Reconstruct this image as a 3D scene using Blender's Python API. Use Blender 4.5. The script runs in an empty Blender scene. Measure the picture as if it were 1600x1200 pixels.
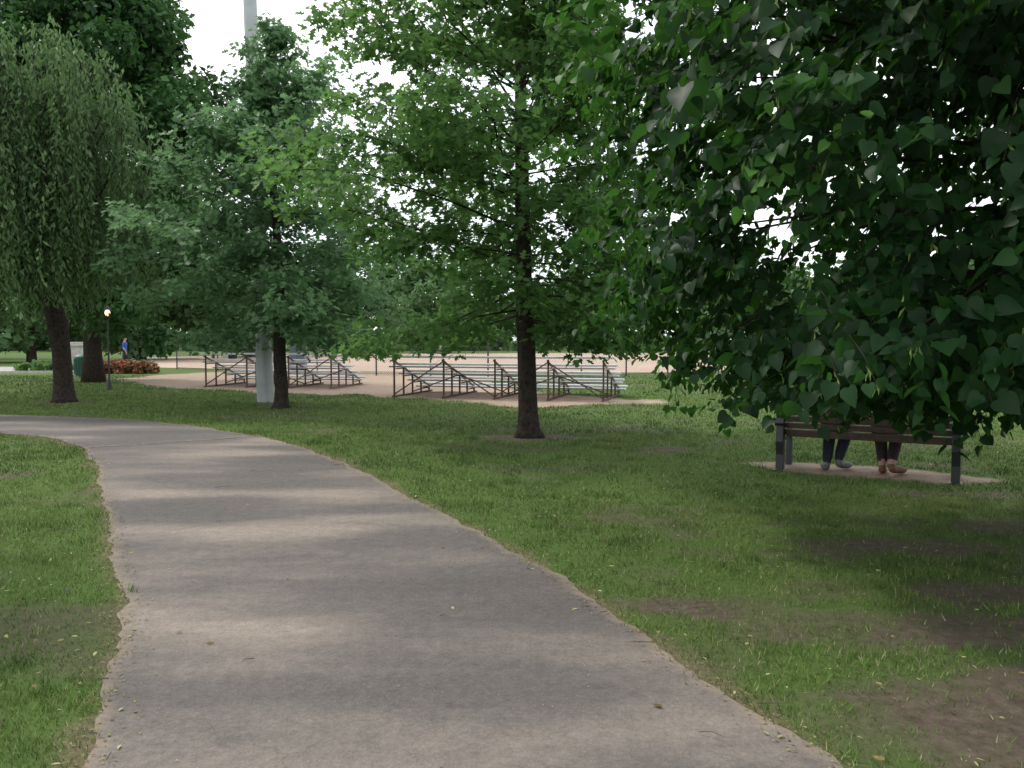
import bpy, math, random
import numpy as np
from mathutils import Vector, Matrix
random.seed(7); RS=np.random.RandomState(11)
S=bpy.context.scene
S.view_settings.view_transform='Standard'; S.view_settings.look='None'; S.view_settings.exposure=0
COL=S.collection
# ------------------------------------------------------------------ helpers
def link(o,parent=None):
    COL.objects.link(o)
    if parent: o.parent=parent
    return o
def empty(name,loc=(0,0,0),rz=0):
    e=bpy.data.objects.new(name,None); e.location=loc; e.rotation_euler=(0,0,rz); e.empty_display_size=.2
    return link(e)
_tab=RS.rand(8,256,256)
def vn(x,y,s=0):
    x=np.asarray(x,float); y=np.asarray(y,float)
    t=_tab[s%8]; xi=np.floor(x).astype(int); yi=np.floor(y).astype(int)
    fx=x-xi; fy=y-yi; fx=fx*fx*(3-2*fx); fy=fy*fy*(3-2*fy)
    a=t[xi&255,yi&255]; b=t[(xi+1)&255,yi&255]; c=t[xi&255,(yi+1)&255]; d=t[(xi+1)&255,(yi+1)&255]
    return (a*(1-fx)+b*fx)*(1-fy)+(c*(1-fx)+d*fx)*fy
def fbm(x,y,s=0,o=4):
    v=0;a=.5;f=1;n=0
    for i in range(o):
        v=v+a*vn(np.asarray(x)*f+i*17.3,np.asarray(y)*f+i*9.1,s+i); n+=a; a*=.5; f*=2.03
    return v/n
def ss(a,b,x):
    t=np.clip((x-a)/(b-a),0,1); return t*t*(3-2*t)
def nrmz(v): return v/np.maximum(np.linalg.norm(v,axis=-1,keepdims=True),1e-9)

def raw_mesh(name,V,F,mat,attrs=None,smooth=False,parent=None,k=None):
    V=np.asarray(V,np.float32); F=np.asarray(F,np.int32); k=F.shape[1]
    me=bpy.data.meshes.new(name)
    me.vertices.add(len(V)); me.vertices.foreach_set('co',V.ravel())
    me.loops.add(F.size); me.loops.foreach_set('vertex_index',F.ravel())
    me.polygons.add(len(F)); me.polygons.foreach_set('loop_start',np.arange(0,F.size,k,dtype=np.int32))
    if attrs:
        for an,av in attrs.items():
            a=me.attributes.new(an,'FLOAT','POINT'); a.data.foreach_set('value',np.asarray(av,np.float32))
    me.update(calc_edges=True)
    if smooth: me.polygons.foreach_set('use_smooth',np.ones(len(F),dtype=bool))
    if mat: me.materials.append(mat)
    o=bpy.data.objects.new(name,me); return link(o,parent)

class Leaves:
    def __init__(s): s.V=[];s.F=[];s.R=[];s.n=0
    def add(s,tmpl,pos,dirv,nrm,size,rnd,wid=1.0):
        tv,tf=tmpl; pos=np.asarray(pos,float); N=len(pos)
        if N==0:return
        d=nrmz(np.asarray(dirv,float)); side=nrmz(np.cross(d,nrm)); n=np.cross(side,d)
        size=np.broadcast_to(np.asarray(size,float),(N,)); wid=np.broadcast_to(np.asarray(wid,float),(N,))
        P=pos[:,None,:]+size[:,None,None]*(tv[None,:,0,None]*side[:,None,:]*wid[:,None,None]+tv[None,:,1,None]*d[:,None,:]+tv[None,:,2,None]*n[:,None,:])
        m=len(tv); F=tf[None]+(np.arange(N)*m)[:,None,None]+s.n
        s.V.append(P.reshape(-1,3)); s.F.append(F.reshape(-1,3)); s.R.append(np.repeat(np.broadcast_to(rnd,(N,)),m)); s.n+=N*m
    def build(s,name,mat,parent=None):
        return raw_mesh(name,np.concatenate(s.V),np.concatenate(s.F),mat,{'rnd':np.concatenate(s.R)},parent=parent)

class MB:
    def __init__(s): s.v=[];s.f=[];s.m=[]
    def box(s,c,size,R=None,mi=0):
        hx,hy,hz=[a/2 for a in size]; b=len(s.v)
        for x,y,z in [(-1,-1,-1),(1,-1,-1),(1,1,-1),(-1,1,-1),(-1,-1,1),(1,-1,1),(1,1,1),(-1,1,1)]:
            p=Vector((x*hx,y*hy,z*hz))
            if R: p=R@p
            s.v.append(tuple(p+Vector(c)))
        for q in [(0,3,2,1),(4,5,6,7),(0,1,5,4),(1,2,6,5),(2,3,7,6),(3,0,4,7)]:
            s.f.append(tuple(b+i for i in q)); s.m.append(mi)
    def beam(s,p0,p1,w,h,mi=0):
        p0=Vector(p0);p1=Vector(p1); d=p1-p0; q=d.to_track_quat('Y','Z').to_matrix()
        s.box((p0+p1)/2,(w,d.length,h),q,mi)
    def tube(s,pts,rad,n=6,mi=0,cap=True):
        pts=[Vector(p) for p in pts]; b=len(s.v)
        for i,p in enumerate(pts):
            t=(pts[min(i+1,len(pts)-1)]-pts[max(i-1,0)])
            if t.length<1e-6:t=Vector((0,0,1))
            t.normalize()
            a=Vector((1,0,0)) if abs(t.x)<.8 else Vector((0,1,0))
            u=t.cross(a).normalized(); w=t.cross(u)
            r=rad[i] if hasattr(rad,'__len__') else rad
            for k in range(n):
                an=2*math.pi*k/n
                s.v.append(tuple(p+u*math.cos(an)*r+w*math.sin(an)*r))
        for i in range(len(pts)-1):
            for k in range(n):
                k2=(k+1)%n
                s.f.append((b+i*n+k,b+i*n+k2,b+(i+1)*n+k2,b+(i+1)*n+k)); s.m.append(mi)
        if cap:
            s.f.append(tuple(b+k for k in range(n))[::-1]); s.m.append(mi)
            s.f.append(tuple(b+(len(pts)-1)*n+k for k in range(n))); s.m.append(mi)
    def prism(s,prof,x0,x1,mi=0):
        b=len(s.v); n=len(prof)
        for x in (x0,x1):
            for y,z in prof: s.v.append((x,y,z))
        for k in range(n):
            k2=(k+1)%n; s.f.append((b+k,b+k2,b+n+k2,b+n+k)); s.m.append(mi)
        s.f.append(tuple(b+k for k in range(n))[::-1]); s.m.append(mi)
        s.f.append(tuple(b+n+k for k in range(n))); s.m.append(mi)
    def ball(s,c,r,seg=12,rings=8,mi=0):
        if not hasattr(r,'__len__'): r=(r,r,r)
        b=len(s.v)
        for i in range(rings+1):
            th=math.pi*i/rings
            for k in range(seg):
                ph=2*math.pi*k/seg
                s.v.append((c[0]+r[0]*math.sin(th)*math.cos(ph),c[1]+r[1]*math.sin(th)*math.sin(ph),c[2]+r[2]*math.cos(th)))
        for i in range(rings):
            for k in range(seg):
                k2=(k+1)%seg; s.f.append((b+i*seg+k,b+(i+1)*seg+k,b+(i+1)*seg+k2,b+i*seg+k2)); s.m.append(mi)
    def build(s,name,mats,parent=None,smooth=False,bevel=0):
        me=bpy.data.meshes.new(name); me.from_pydata(s.v,[],s.f)
        for m in (mats if isinstance(mats,(list,tuple)) else [mats]): me.materials.append(m)
        me.polygons.foreach_set('material_index',s.m)
        if smooth: me.polygons.foreach_set('use_smooth',[True]*len(s.f))
        me.validate(); me.update()
        o=bpy.data.objects.new(name,me); link(o,parent)
        if bevel:
            bm=o.modifiers.new('Bevel','BEVEL'); bm.width=bevel; bm.segments=2; bm.limit_method='ANGLE'
        return o
# ------------------------------------------------------------------ materials
def newmat(name):
    m=bpy.data.materials.new(name); m.use_nodes=True; nt=m.node_tree; nt.nodes.clear()
    out=nt.nodes.new('ShaderNodeOutputMaterial'); return m,nt,out
def ramp(nt,stops,fac):
    r=nt.nodes.new('ShaderNodeValToRGB'); e=r.color_ramp.elements
    while len(e)>1: e.remove(e[-1])
    e[0].position=stops[0][0]; e[0].color=(*stops[0][1],1)
    for p,c in stops[1:]:
        k=e.new(p); k.color=(*c,1)
    nt.links.new(fac,r.inputs[0]); return r.outputs[0]
def noise(nt,scale,detail=4,rough=.55,vec=None,coord='Object'):
    if vec is None:
        tc=nt.nodes.new('ShaderNodeTexCoord'); vec=tc.outputs[coord]
    n=nt.nodes.new('ShaderNodeTexNoise'); n.inputs['Scale'].default_value=scale; n.inputs['Detail'].default_value=detail; n.inputs['Roughness'].default_value=rough
    nt.links.new(vec,n.inputs['Vector']); return n.outputs['Fac']
def mixc(nt,a,b,fac,mode='MIX'):
    m=nt.nodes.new('ShaderNodeMix'); m.data_type='RGBA'; m.blend_type=mode
    for inp,v in ((m.inputs[0],fac),(m.inputs[6],a),(m.inputs[7],b)):
        if isinstance(v,(int,float)): inp.default_value=v
        elif isinstance(v,tuple): inp.default_value=(*v,1)
        else: nt.links.new(v,inp)
    return m.outputs[2]
def mth(nt,op,a,b=0.5,clamp=False):
    m=nt.nodes.new('ShaderNodeMath'); m.operation=op; m.use_clamp=clamp
    for inp,v in ((m.inputs[0],a),(m.inputs[1],b)):
        if isinstance(v,(int,float)): inp.default_value=v
        else: nt.links.new(v,inp)
    return m.outputs[0]
def attr(nt,name):
    a=nt.nodes.new('ShaderNodeAttribute'); a.attribute_name=name; return a.outputs['Fac']
def bump(nt,h,dist=.01,strength=.6):
    b=nt.nodes.new('ShaderNodeBump'); b.inputs['Distance'].default_value=dist; b.inputs['Strength'].default_value=strength
    nt.links.new(h,b.inputs['Height']); return b.outputs['Normal']
def princ(nt,out,col,rough=.8,metal=0,normal=None,spec=.5):
    p=nt.nodes.new('ShaderNodeBsdfPrincipled')
    if isinstance(col,tuple): p.inputs['Base Color'].default_value=(*col,1)
    else: nt.links.new(col,p.inputs['Base Color'])
    if isinstance(rough,(int,float)): p.inputs['Roughness'].default_value=rough
    else: nt.links.new(rough,p.inputs['Roughness'])
    p.inputs['Metallic'].default_value=metal; p.inputs['Specular IOR Level'].default_value=spec
    if normal: nt.links.new(normal,p.inputs['Normal'])
    if out: nt.links.new(p.outputs[0],out.inputs[0])
    return p
def simple(name,col,rough=.7,metal=0,nscale=20,var=.25,bmp=0,spec=.5):
    m,nt,out=newmat(name); n=noise(nt,nscale,5)
    c=ramp(nt,[(.3,tuple(x*(1-var) for x in col)),(.7,tuple(min(1,x*(1+var)) for x in col))],n)
    princ(nt,out,c,rough,metal,bump(nt,n,bmp) if bmp else None,spec); return m
def leafmat(name,stops,tcol,trans=.35,rough=.45,spec=.4):
    m,nt,out=newmat(name); c=ramp(nt,stops,attr(nt,'rnd'))
    p=princ(nt,None,c,rough,0,None,spec)
    t=nt.nodes.new('ShaderNodeBsdfTranslucent'); tc=mixc(nt,c,tcol,.6); nt.links.new(tc,t.inputs[0])
    mx=nt.nodes.new('ShaderNodeMixShader'); mx.inputs[0].default_value=trans
    nt.links.new(p.outputs[0],mx.inputs[1]); nt.links.new(t.outputs[0],mx.inputs[2]); nt.links.new(mx.outputs[0],out.inputs[0]); return m
M_bark=simple('bark',(.075,.06,.048),.95,0,14,.5,.03)
M_barkd=simple('bark_dark',(.040,.032,.027),.95,0,14,.5,.03,.1)
M_oak=leafmat('oak_leaf',[(0,(.040,.090,.030)),(.5,(.076,.165,.048)),(1,(.13,.255,.07))],(.21,.41,.10),.42,.55,.22)
M_oak2=leafmat('oak_leaf_b',[(0,(.06,.115,.055)),(.5,(.10,.19,.09)),(1,(.15,.265,.125))],(.20,.38,.15),.42,.55,.25)
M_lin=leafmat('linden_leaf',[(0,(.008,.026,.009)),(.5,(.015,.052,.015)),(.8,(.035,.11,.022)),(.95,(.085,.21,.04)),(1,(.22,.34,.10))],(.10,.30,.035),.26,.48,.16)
M_wil=leafmat('weeping_leaf',[(0,(.04,.08,.035)),(.5,(.085,.155,.06)),(1,(.16,.25,.10))],(.17,.31,.10),.34,.55,.2)
M_big=leafmat('chestnut_leaf',[(0,(.02,.055,.02)),(.5,(.04,.105,.032)),(1,(.075,.18,.05))],(.11,.26,.05),.28,.55,.2)
M_far=leafmat('far_leaf',[(0,(.045,.09,.037)),(.5,(.085,.16,.065)),(1,(.13,.23,.09))],(.15,.28,.09),.3,.6,.15)
m,nt,out=newmat('grass_blade')
c=ramp(nt,[(0,(.036,.070,.018)),(.4,(.074,.132,.027)),(.8,(.122,.198,.042)),(.93,(.165,.225,.060)),(1,(.30,.28,.15))],attr(nt,'rnd')); princ(nt,out,c,.6,0,None,.2); M_grass=m
M_fallen=leafmat('fallen_leaf',[(0,(.10,.055,.025)),(.4,(.22,.16,.07)),(.7,(.25,.28,.10)),(1,(.42,.40,.22))],(.3,.3,.1),.15,.7,.2)
M_flower=leafmat('flower',[(0,(.035,.09,.025)),(.6,(.05,.12,.03)),(.62,(.5,.05,.03)),(1,(.6,.13,.05))],(.5,.2,.1),.25)
M_black=simple('cast_iron_black',(.018,.019,.022),.42,.0,30,.3)
M_slat=simple('brown_slat',(.085,.055,.045),.6,0,9,.3,.004)
M_rust=simple('rusty_frame',(.10,.058,.045),.8,0,12,.35)
M_alu=simple('aluminium_plank',(.48,.49,.485),.6,.0,4,.15)
M_galv=simple('galvanised',(.34,.36,.37),.55,.25,3,.12)
M_fence=simple('fence_metal',(.05,.05,.055),.6,.2)
M_stone=simple('pale_stone',(.42,.40,.36),.85,0,6,.2)
M_bin=simple('green_bin',(.02,.10,.07),.5)
M_boxm=simple('cabinet_grey',(.13,.16,.22),.5)
M_skin=simple('skin',(.38,.22,.16),.55,0,30,.1)
M_hair=simple('hair',(.03,.02,.015),.7,0,60,.4)
M_jeans=simple('dark_jeans',(.016,.02,.034),.9,0,40,.3)
M_brownp=simple('dark_trousers',(.035,.022,.022),.9,0,40,.3)
M_shoe=simple('sneaker',(.13,.13,.14),.7,0,45,.9)
M_sandal=simple('sandal',(.15,.07,.04),.7,0,45,.3)
M_shirt=simple('navy_shirt',(.02,.03,.06),.9)
M_shirt2=simple('dark_shirt',(.05,.04,.045),.9)
M_white=simple('white_sole',(.55,.55,.53),.6)
M_car=simple('silver_paint',(.42,.44,.46),.3,.5)
M_glass=simple('dark_glass',(.02,.025,.03),.1)
M_tyre=simple('tyre',(.015,.015,.015),.9)
# ------------------------------------------------------------------ path geometry
Lp=np.array([(-1.0,-4),(-1.2,0),(-1.38,1.5),(-1.60,2.98),(-1.82,3.65),(-2.18,4.53),(-2.73,5.62),(-3.92,7.81),(-5.2,10.18),(-6.31,12.0),(-7.43,13.17),(-8.9,13.95),(-14,15.2),(-22,16.4),(-34,17.6)])
Rp=np.array([(2.5,-4),(2.0,0),(1.65,1.5),(1.218,2.98),(1.0,3.58),(.60,4.63),(.27,5.54),(-.36,6.87),(-1.05,8.30),(-1.92,10.03),(-3.01,11.95),(-4.21,13.43),(-5.97,15.1),(-7.8,16.3),(-10.94,17.3),(-20,19.0),(-34,20.8)])
def smooth_poly(P,n):
    d=np.r_[0,np.cumsum(np.linalg.norm(np.diff(P,axis=0),axis=1))]
    t=np.linspace(0,d[-1],n); Q=np.c_[np.interp(t,d,P[:,0]),np.interp(t,d,P[:,1])]
    for _ in range(14): Q[1:-1]=(Q[:-2]+2*Q[1:-1]+Q[2:])/4
    return Q
L2=smooth_poly(Lp,700); R2=smooth_poly(Rp,700)
def path_d(x,y):
    xl=np.interp(y,L2[:,1],L2[:,0],right=-200); xr=np.interp(y,R2[:,1],R2[:,0],right=-300)
    gl=np.interp(y,L2[:,1],np.gradient(L2[:,0])/np.maximum(np.gradient(L2[:,1]),1e-3)); gr=np.interp(y,R2[:,1],np.gradient(R2[:,0])/np.maximum(np.gradient(R2[:,1]),1e-3))
    return np.minimum((x-xl)/np.sqrt(1+gl**2),(xr-x)/np.sqrt(1+gr**2))
def edge_noise(x,y): return (fbm(x*2.2,y*2.2,3)-.5)*.16+(fbm(x*9,y*9,1)-.5)*.07
# ------------------------------------------------------------------ ground masks
pad=np.array([(-13.5,29.5),(-11.5,27.2),(-8,25.0),(-4.7,23.4),(-2.0,21.6),(-.6,20.0),(.9,19.3),(3.4,20.1),(3.9,21.3),(2.4,22.6),(.8,24.5),(-.5,27),(-.6,31),(0,38.5),(-15,40),(-16,33)])
def inpoly(x,y,P):
    ins=np.zeros(x.shape,bool); n=len(P)
    for i in range(n):
        x1,y1=P[i];x2,y2=P[(i+1)%n]
        if y1==y2: continue
        c=((y1>y)!=(y2>y))&(x<(x2-x1)*(y-y1)/(y2-y1)+x1); ins^=c
    return ins
bdir=np.array([1.63,-.95])/1.887; bnor=np.array([.95,1.63])/1.887; bc=np.array([4.095,9.475])
def masks(x,y):
    wx=x+(fbm(x*.9,y*.9,5)-.5)*1.6; wy=y+(fbm(x*.9+40,y*.9,2)-.5)*1.6
    tan=0
    for ox,oy in ((0,0),(.25,.1),(-.25,.1),(0,-.4),(0,.4),(.45,-.2),(-.45,.25)): tan=tan+inpoly(wx+ox,wy+oy,pad).astype(float)/7
    tan=ss(.1,.95,tan+(fbm(x*4,y*4,2)-.5)*.5*(tan>0)*(tan<1))
    u=(x-bc[0])*bdir[0]+(y-bc[1])*bdir[1]; v=(x-bc[0])*bnor[0]+(y-bc[1])*bnor[1]-.38
    n=fbm(x*3,y*3,4)
    tan=np.maximum(tan,ss(1.15,.75,np.sqrt((u/1.35)**2+(v/.5)**2)+(n-.5)*.8))
    pdv=path_d(x,y)
    verge=ss(-.13,-.0,pdv+(fbm(x*3.1,y*3.1,6)-.5)*.26)
    soil=np.zeros(x.shape)
    for cx,cy,rx,ry,s in [(2.15,3.35,.95,.5,1.0),(1.0,4.85,.5,.24,.95),(3.3,6.3,.7,.28,.9),(4.1,6.9,.6,.25,.7),(2.6,4.4,.7,.28,.9),(.26,13.35,.75,.5,1.2),(-11.5,20.9,.9,.6,1.0),(-5.37,19.1,.5,.4,.9),(-5.2,17.2,1.0,.3,.6),(3.0,5.1,.6,.24,.9),(2.2,11.9,.8,.28,.95),(1.5,7.6,.35,.15,.5),(4.6,8.3,.7,.25,.8),(2.0,6.0,.5,.15,.6)]:
        d=np.sqrt(((x-cx)/rx)**2+((y-cy)/ry)**2)+(n-.5)*1.6
        soil=np.maximum(soil,ss(1.15,.5,d)*s)
    reg=ss(.5,1.6,x-(6-y)*.1)*ss(9,5,y)
    soil=np.maximum(soil,ss(.49,.66,fbm(x*2.1+3,y*3.0,2,5))*reg*.95)
    soil=np.maximum(soil,ss(.60,.76,fbm(x*.9+9,y*1.5,5,5))*.65)
    return np.clip(tan,0,1),np.clip(verge*.9,0,1),np.clip(soil,0,1)
def axis(fine0,fine1,st,far0,far1):
    a=list(np.arange(fine0,fine1+1e-6,st)); s=st; x=fine1
    while x<far1: s*=1.25; x+=s; a.append(x)
    s=st; x=fine0
    while x>far0: s*=1.25; x-=s; a.insert(0,x)
    return np.array(a)
gx=axis(-15,9,.1,-700,700); gy=axis(1.5,30,.1,-120,900)
X,Y=np.meshgrid(gx,gy)
tan,verge,soil=masks(X,Y)
pdv=path_d(X,Y)
def gz(x,y):
    p=path_d(x,y); a=ss(.05,.6,-p)*ss(45,25,y)*ss(60,30,np.abs(x))
    return a*((fbm(x*.5,y*.5,1)-.5)*.07+(fbm(x*2.5,y*2.5,3)-.5)*.035)
Z=gz(X,Y)-soil*.006*ss(.05,.6,-pdv)
Z=np.where((np.abs(X)<40)&(Y<33),Z,0)
ny,nx=X.shape; idx=np.arange(nx*ny).reshape(ny,nx)
F=np.stack([idx[:-1,:-1],idx[:-1,1:],idx[1:,1:],idx[1:,:-1]],-1).reshape(-1,4)
m,nt,out=newmat('lawn_ground')
n2=noise(nt,24,6,.7); n3=noise(nt,.25,4)
g=ramp(nt,[(.25,(.034,.058,.014)),(.5,(.062,.108,.024)),(.75,(.10,.16,.038))],n2)
g2=mixc(nt,g,(.09,.14,.036),mth(nt,'MULTIPLY',n3,.6))
soilc=ramp(nt,[(.3,(.055,.042,.031)),(.55,(.105,.083,.063)),(.8,(.18,.145,.115))],noise(nt,14,8,.75))
tanc=ramp(nt,[(.3,(.25,.185,.14)),(.6,(.35,.27,.205)),(.8,(.42,.335,.27))],noise(nt,5,8,.7))
vc=ramp(nt,[(.3,(.10,.078,.05)),(.6,(.17,.14,.09)),(.8,(.26,.21,.145))],noise(nt,30,6,.7))
c=mixc(nt,g2,soilc,attr(nt,'soil')); c=mixc(nt,c,vc,attr(nt,'verge')); c=mixc(nt,c,tanc,attr(nt,'tan'))
princ(nt,out,c,.95,0,bump(nt,noise(nt,40,6,.7),.014,.9),.15); M_ground=m
raw_mesh('ground',np.c_[X.ravel(),Y.ravel(),Z.ravel()],F,M_ground,{'tan':tan.ravel(),'verge':verge.ravel(),'soil':soil.ravel()},smooth=True)
# ------------------------------------------------------------------ path
m,nt,out=newmat('asphalt_path')
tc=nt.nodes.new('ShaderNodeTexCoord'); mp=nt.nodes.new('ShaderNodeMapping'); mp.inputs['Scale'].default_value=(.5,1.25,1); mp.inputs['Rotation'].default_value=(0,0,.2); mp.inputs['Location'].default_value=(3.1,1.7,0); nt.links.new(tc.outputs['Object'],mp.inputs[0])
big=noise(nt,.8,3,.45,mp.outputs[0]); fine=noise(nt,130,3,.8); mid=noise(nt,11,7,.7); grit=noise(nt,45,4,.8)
base=ramp(nt,[(.3,(.100,.091,.087)),(.47,(.120,.109,.103)),(.56,(.175,.153,.137)),(.66,(.25,.213,.184))],big)  # pale stops put soft sun dapples into the asphalt's dusty colour
sp=ramp(nt,[(.28,(.42,.42,.42)),(.45,(1,1,1)),(.62,(1.0,1.0,1.0)),(.72,(2.2,2.1,2.0))],fine)
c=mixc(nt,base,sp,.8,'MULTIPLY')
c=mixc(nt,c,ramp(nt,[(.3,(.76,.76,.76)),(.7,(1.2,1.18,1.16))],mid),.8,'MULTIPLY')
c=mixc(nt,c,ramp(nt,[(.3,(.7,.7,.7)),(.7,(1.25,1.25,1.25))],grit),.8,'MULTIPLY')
vo=nt.nodes.new('ShaderNodeTexVoronoi'); vo.inputs['Scale'].default_value=60; nt.links.new(tc.outputs['Object'],vo.inputs['Vector'])
wn=nt.nodes.new('ShaderNodeTexVoronoi'); wn.feature='DISTANCE_TO_EDGE'; wn.inputs['Scale'].default_value=.45
dv=nt.nodes.new('ShaderNodeVectorMath'); dv.operation='ADD'; nn=nt.nodes.new('ShaderNodeTexNoise'); nn.inputs['Scale'].default_value=1.6; nn.inputs['Detail'].default_value=6
nt.links.new(tc.outputs['Object'],nn.inputs['Vector']); nt.links.new(tc.outputs['Object'],dv.inputs[0]); nt.links.new(nn.outputs['Color'],dv.inputs[1]); nt.links.new(dv.outputs[0],wn.inputs['Vector'])
cr=ramp(nt,[(0,(1,1,1)),(.003,(0,0,0))],wn.outputs['Distance'])
c=mixc(nt,c,(.06,.054,.05),mth(nt,'MULTIPLY',cr,.35))
e=mth(nt,'ADD',attr(nt,'edge'),mth(nt,'MULTIPLY',mth(nt,'SUBTRACT',noise(nt,7,6,.7),.5),1.1))
ef=ramp(nt,[(.6,(0,0,0)),(1,(1,1,1))],e)
c=mixc(nt,c,(.27,.215,.155),mth(nt,'MULTIPLY',ef,.55))
h=mth(nt,'ADD',fine,mth(nt,'MULTIPLY',vo.outputs['Distance'],.5))
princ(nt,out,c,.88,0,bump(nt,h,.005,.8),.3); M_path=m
nacross=40; tt=np.linspace(0,1,nacross)
PV=[];PE=[]
for i in range(700):
    l=L2[i];r=R2[i]; w=np.linalg.norm(r-l); dr=(r-l)/w
    jl=float(edge_noise(l[0],l[1])); jr=float(edge_noise(r[0],r[1]))
    a=l-dr*jl; b=r+dr*jr
    for t in tt:
        p=a+(b-a)*t; PV.append((p[0],p[1],.008)); PE.append(max(0,1-min(t,1-t)*w/.2))
PV=np.array(PV); idx=np.arange(700*nacross).reshape(700,nacross)
F=np.stack([idx[:-1,:-1],idx[:-1,1:],idx[1:,1:],idx[1:,:-1]],-1).reshape(-1,4)
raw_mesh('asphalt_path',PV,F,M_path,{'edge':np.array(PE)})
mb=MB(); 
for k in range(40):
    t0=k/40;t1=(k+1)/40
    def sp_(t): return Vector((-6.25+2.15*t,11.95+1.5*t+.04*math.sin(t*17),.013))
    a=sp_(t0);b=sp_(t1); w0=.008+.035*vn(t0*20,3.); w1=.008+.035*vn(t1*20,3.)
    i=len(mb.v); n=Vector((-.57,.82,0)); mb.v+= [tuple(a-n*w0),tuple(b-n*w1),tuple(b+n*w1),tuple(a+n*w0)]; mb.f.append((i,i+1,i+2,i+3)); mb.m.append(0)
mb.build('path_seam',simple('seam',(.21,.18,.145),.9,0,20,.4))
def blob(name,cx,cy,rx,ry,z,mat,seed,jit=.05,n=120):
    V=[(cx,cy,z)]
    for k in range(n):
        a=2*math.pi*k/n; r=1+jit*(float(fbm(math.cos(a)*3+seed,math.sin(a)*3+5,2))-.5)*2
        V.append((cx+rx*r*math.cos(a),cy+ry*r*math.sin(a),z))
    F=[(0,k+1,(k+1)%n+1) for k in range(n)]
    return raw_mesh(name,np.array(V),np.array(F),mat)
M_clay=simple('infield_clay',(.385,.285,.22),.95,0,.3,.12)
blob('ball_field_infield',4,66,36,27.5,.012,M_clay,3)
M_road=simple('pale_pavement',(.30,.29,.275),.9,0,1.5,.12)
mb=MB(); mb.v=[(-120,36,.012),(-21.5,38.5,.012),(-20.5,41,.012),(-22,47,.012),(-120,50,.012)]; mb.f=[(0,1,2,3,4)]; mb.m=[0]; mb.build('plaza_pavement',M_road)
mb=MB()
for a,b in [((-120,36),(-21.5,38.5)),((-21.5,38.5),(-20.5,41)),((-20.5,41),(-22,47))]:
    mb.beam((a[0],a[1],.04),(b[0],b[1],.04),.15,.14)
mb.build('plaza_kerb',M_stone)
# ------------------------------------------------------------------ grass
T_blade5=(np.array([(-.5,0,0),(.5,0,0),(-.38,.5,.04),(.38,.5,.04),(0,1,.2)],float),np.array([(0,1,3),(0,3,2),(2,3,4)]))
T_blade3=(np.array([(-.5,0,0),(.5,0,0),(0,1,.12)],float),np.array([(0,1,2)]))
GL=Leaves()
def scatter(y0,y1,dens,hgt,wid,tm):
    W=.76*y1+1.5; N=int((y1-y0)*2*W*dens)
    x=RS.uniform(-W,W,N); y=RS.uniform(y0,y1,N)
    k=np.abs(x)<.76*y+1.5; x=x[k];y=y[k]
    pdv=path_d(x,y)-edge_noise(x,y)*-1
    t,v,s=masks(x,y)
    cl=fbm(x*2.0,y*2.0,7); cl2=fbm(x*7,y*7,6); mac=fbm(x*.45,y*.7,2)
    over=.05*fbm(x*5+3,y*5,0)
    keep=(pdv<.02*RS.randn(len(x))+over-.01)&(RS.rand(len(x))>t*1.3)&(RS.rand(len(x))>s*.92)&(RS.rand(len(x))>np.clip(v,0,1)*.55)&(RS.rand(len(x))<.55+.9*(cl2-.2))
    x=x[keep];y=y[keep];cl=cl[keep];cl2=cl2[keep];s=s[keep];mac=mac[keep];t=t[keep]; N=len(x)
    z=gz(x,y)-.004
    lean=RS.randn(N,2)*.45; d=np.c_[lean,np.ones(N)]
    an=RS.uniform(0,6.283,N); nn=np.c_[np.cos(an),np.sin(an),np.zeros(N)]
    tuft=ss(.55,.72,fbm(x*3.3+8,y*3.3,1))
    h=hgt*(.35+.9*cl2+.6*tuft)*RS.uniform(.6,1.25,N)*(1-.4*s)*(1-.5*t)
    r=np.clip(-.2+.65*cl+.35*cl2+.65*mac-.25*tuft+RS.randn(N)*.18,0,.93); r=np.where(RS.rand(N)<.07,1.0,r)
    GL.add(tm,np.c_[x,y,z],d,nn,h,r,wid/h*RS.uniform(.7,1.3,N))
scatter(1.9,4.5,5200,.050,.0042,T_blade5)
scatter(4.5,8,3000,.052,.0055,T_blade3)
scatter(8,14,1300,.055,.009,T_blade3)
scatter(14,24,420,.058,.016,T_blade3)
scatter(24,36,130,.07,.03,T_blade3)
GL.build('grass',M_grass)
T_leaf=(np.array([(0,0,0),(.3,.35,.06),(-.3,.35,.06),(.22,.75,.03),(-.22,.75,.03),(0,1,-.04),(0,.4,0)],float),np.array([(0,1,6),(0,6,2),(1,3,6),(6,4,2),(3,5,6),(6,5,4)]))
FL=Leaves(); N=3000
x=RS.uniform(-6,8,N); y=2.0+RS.rand(N)**1.4*11
pv=path_d(x,y); near=np.abs(pv)<.2
k=(pv<0)|(RS.rand(N)<.07)|near; x=x[k];y=y[k]; N=len(x)
FL.add(T_leaf,np.c_[x,y,gz(x,y)+np.where(path_d(x,y)>0,.014,.035)],np.c_[RS.randn(N,2),RS.randn(N)*.1],np.c_[RS.randn(N,2)*.25,np.ones(N)],RS.uniform(.02,.052,N)*RS.uniform(.6,1,N),RS.rand(N),RS.uniform(.4,1.0,N))
for P,sg in ((L2,1),(R2,-1)):
    N=5000; i=RS.randint(60,480,N); p=P[i]+RS.randn(N,2)*np.array([.07,.07])
    FL.add(T_leaf,np.c_[p,np.full(N,.014)],np.c_[RS.randn(N,2),RS.randn(N)*.05],np.c_[RS.randn(N,2)*.25,np.ones(N)],RS.uniform(.006,.024,N),RS.rand(N)*.8,RS.uniform(.3,1.,N))
N=4500; x=RS.uniform(-4,2.5,N); y=2.2+RS.rand(N)*7; k=path_d(x,y)>0; x=x[k];y=y[k];N=len(x)
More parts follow.
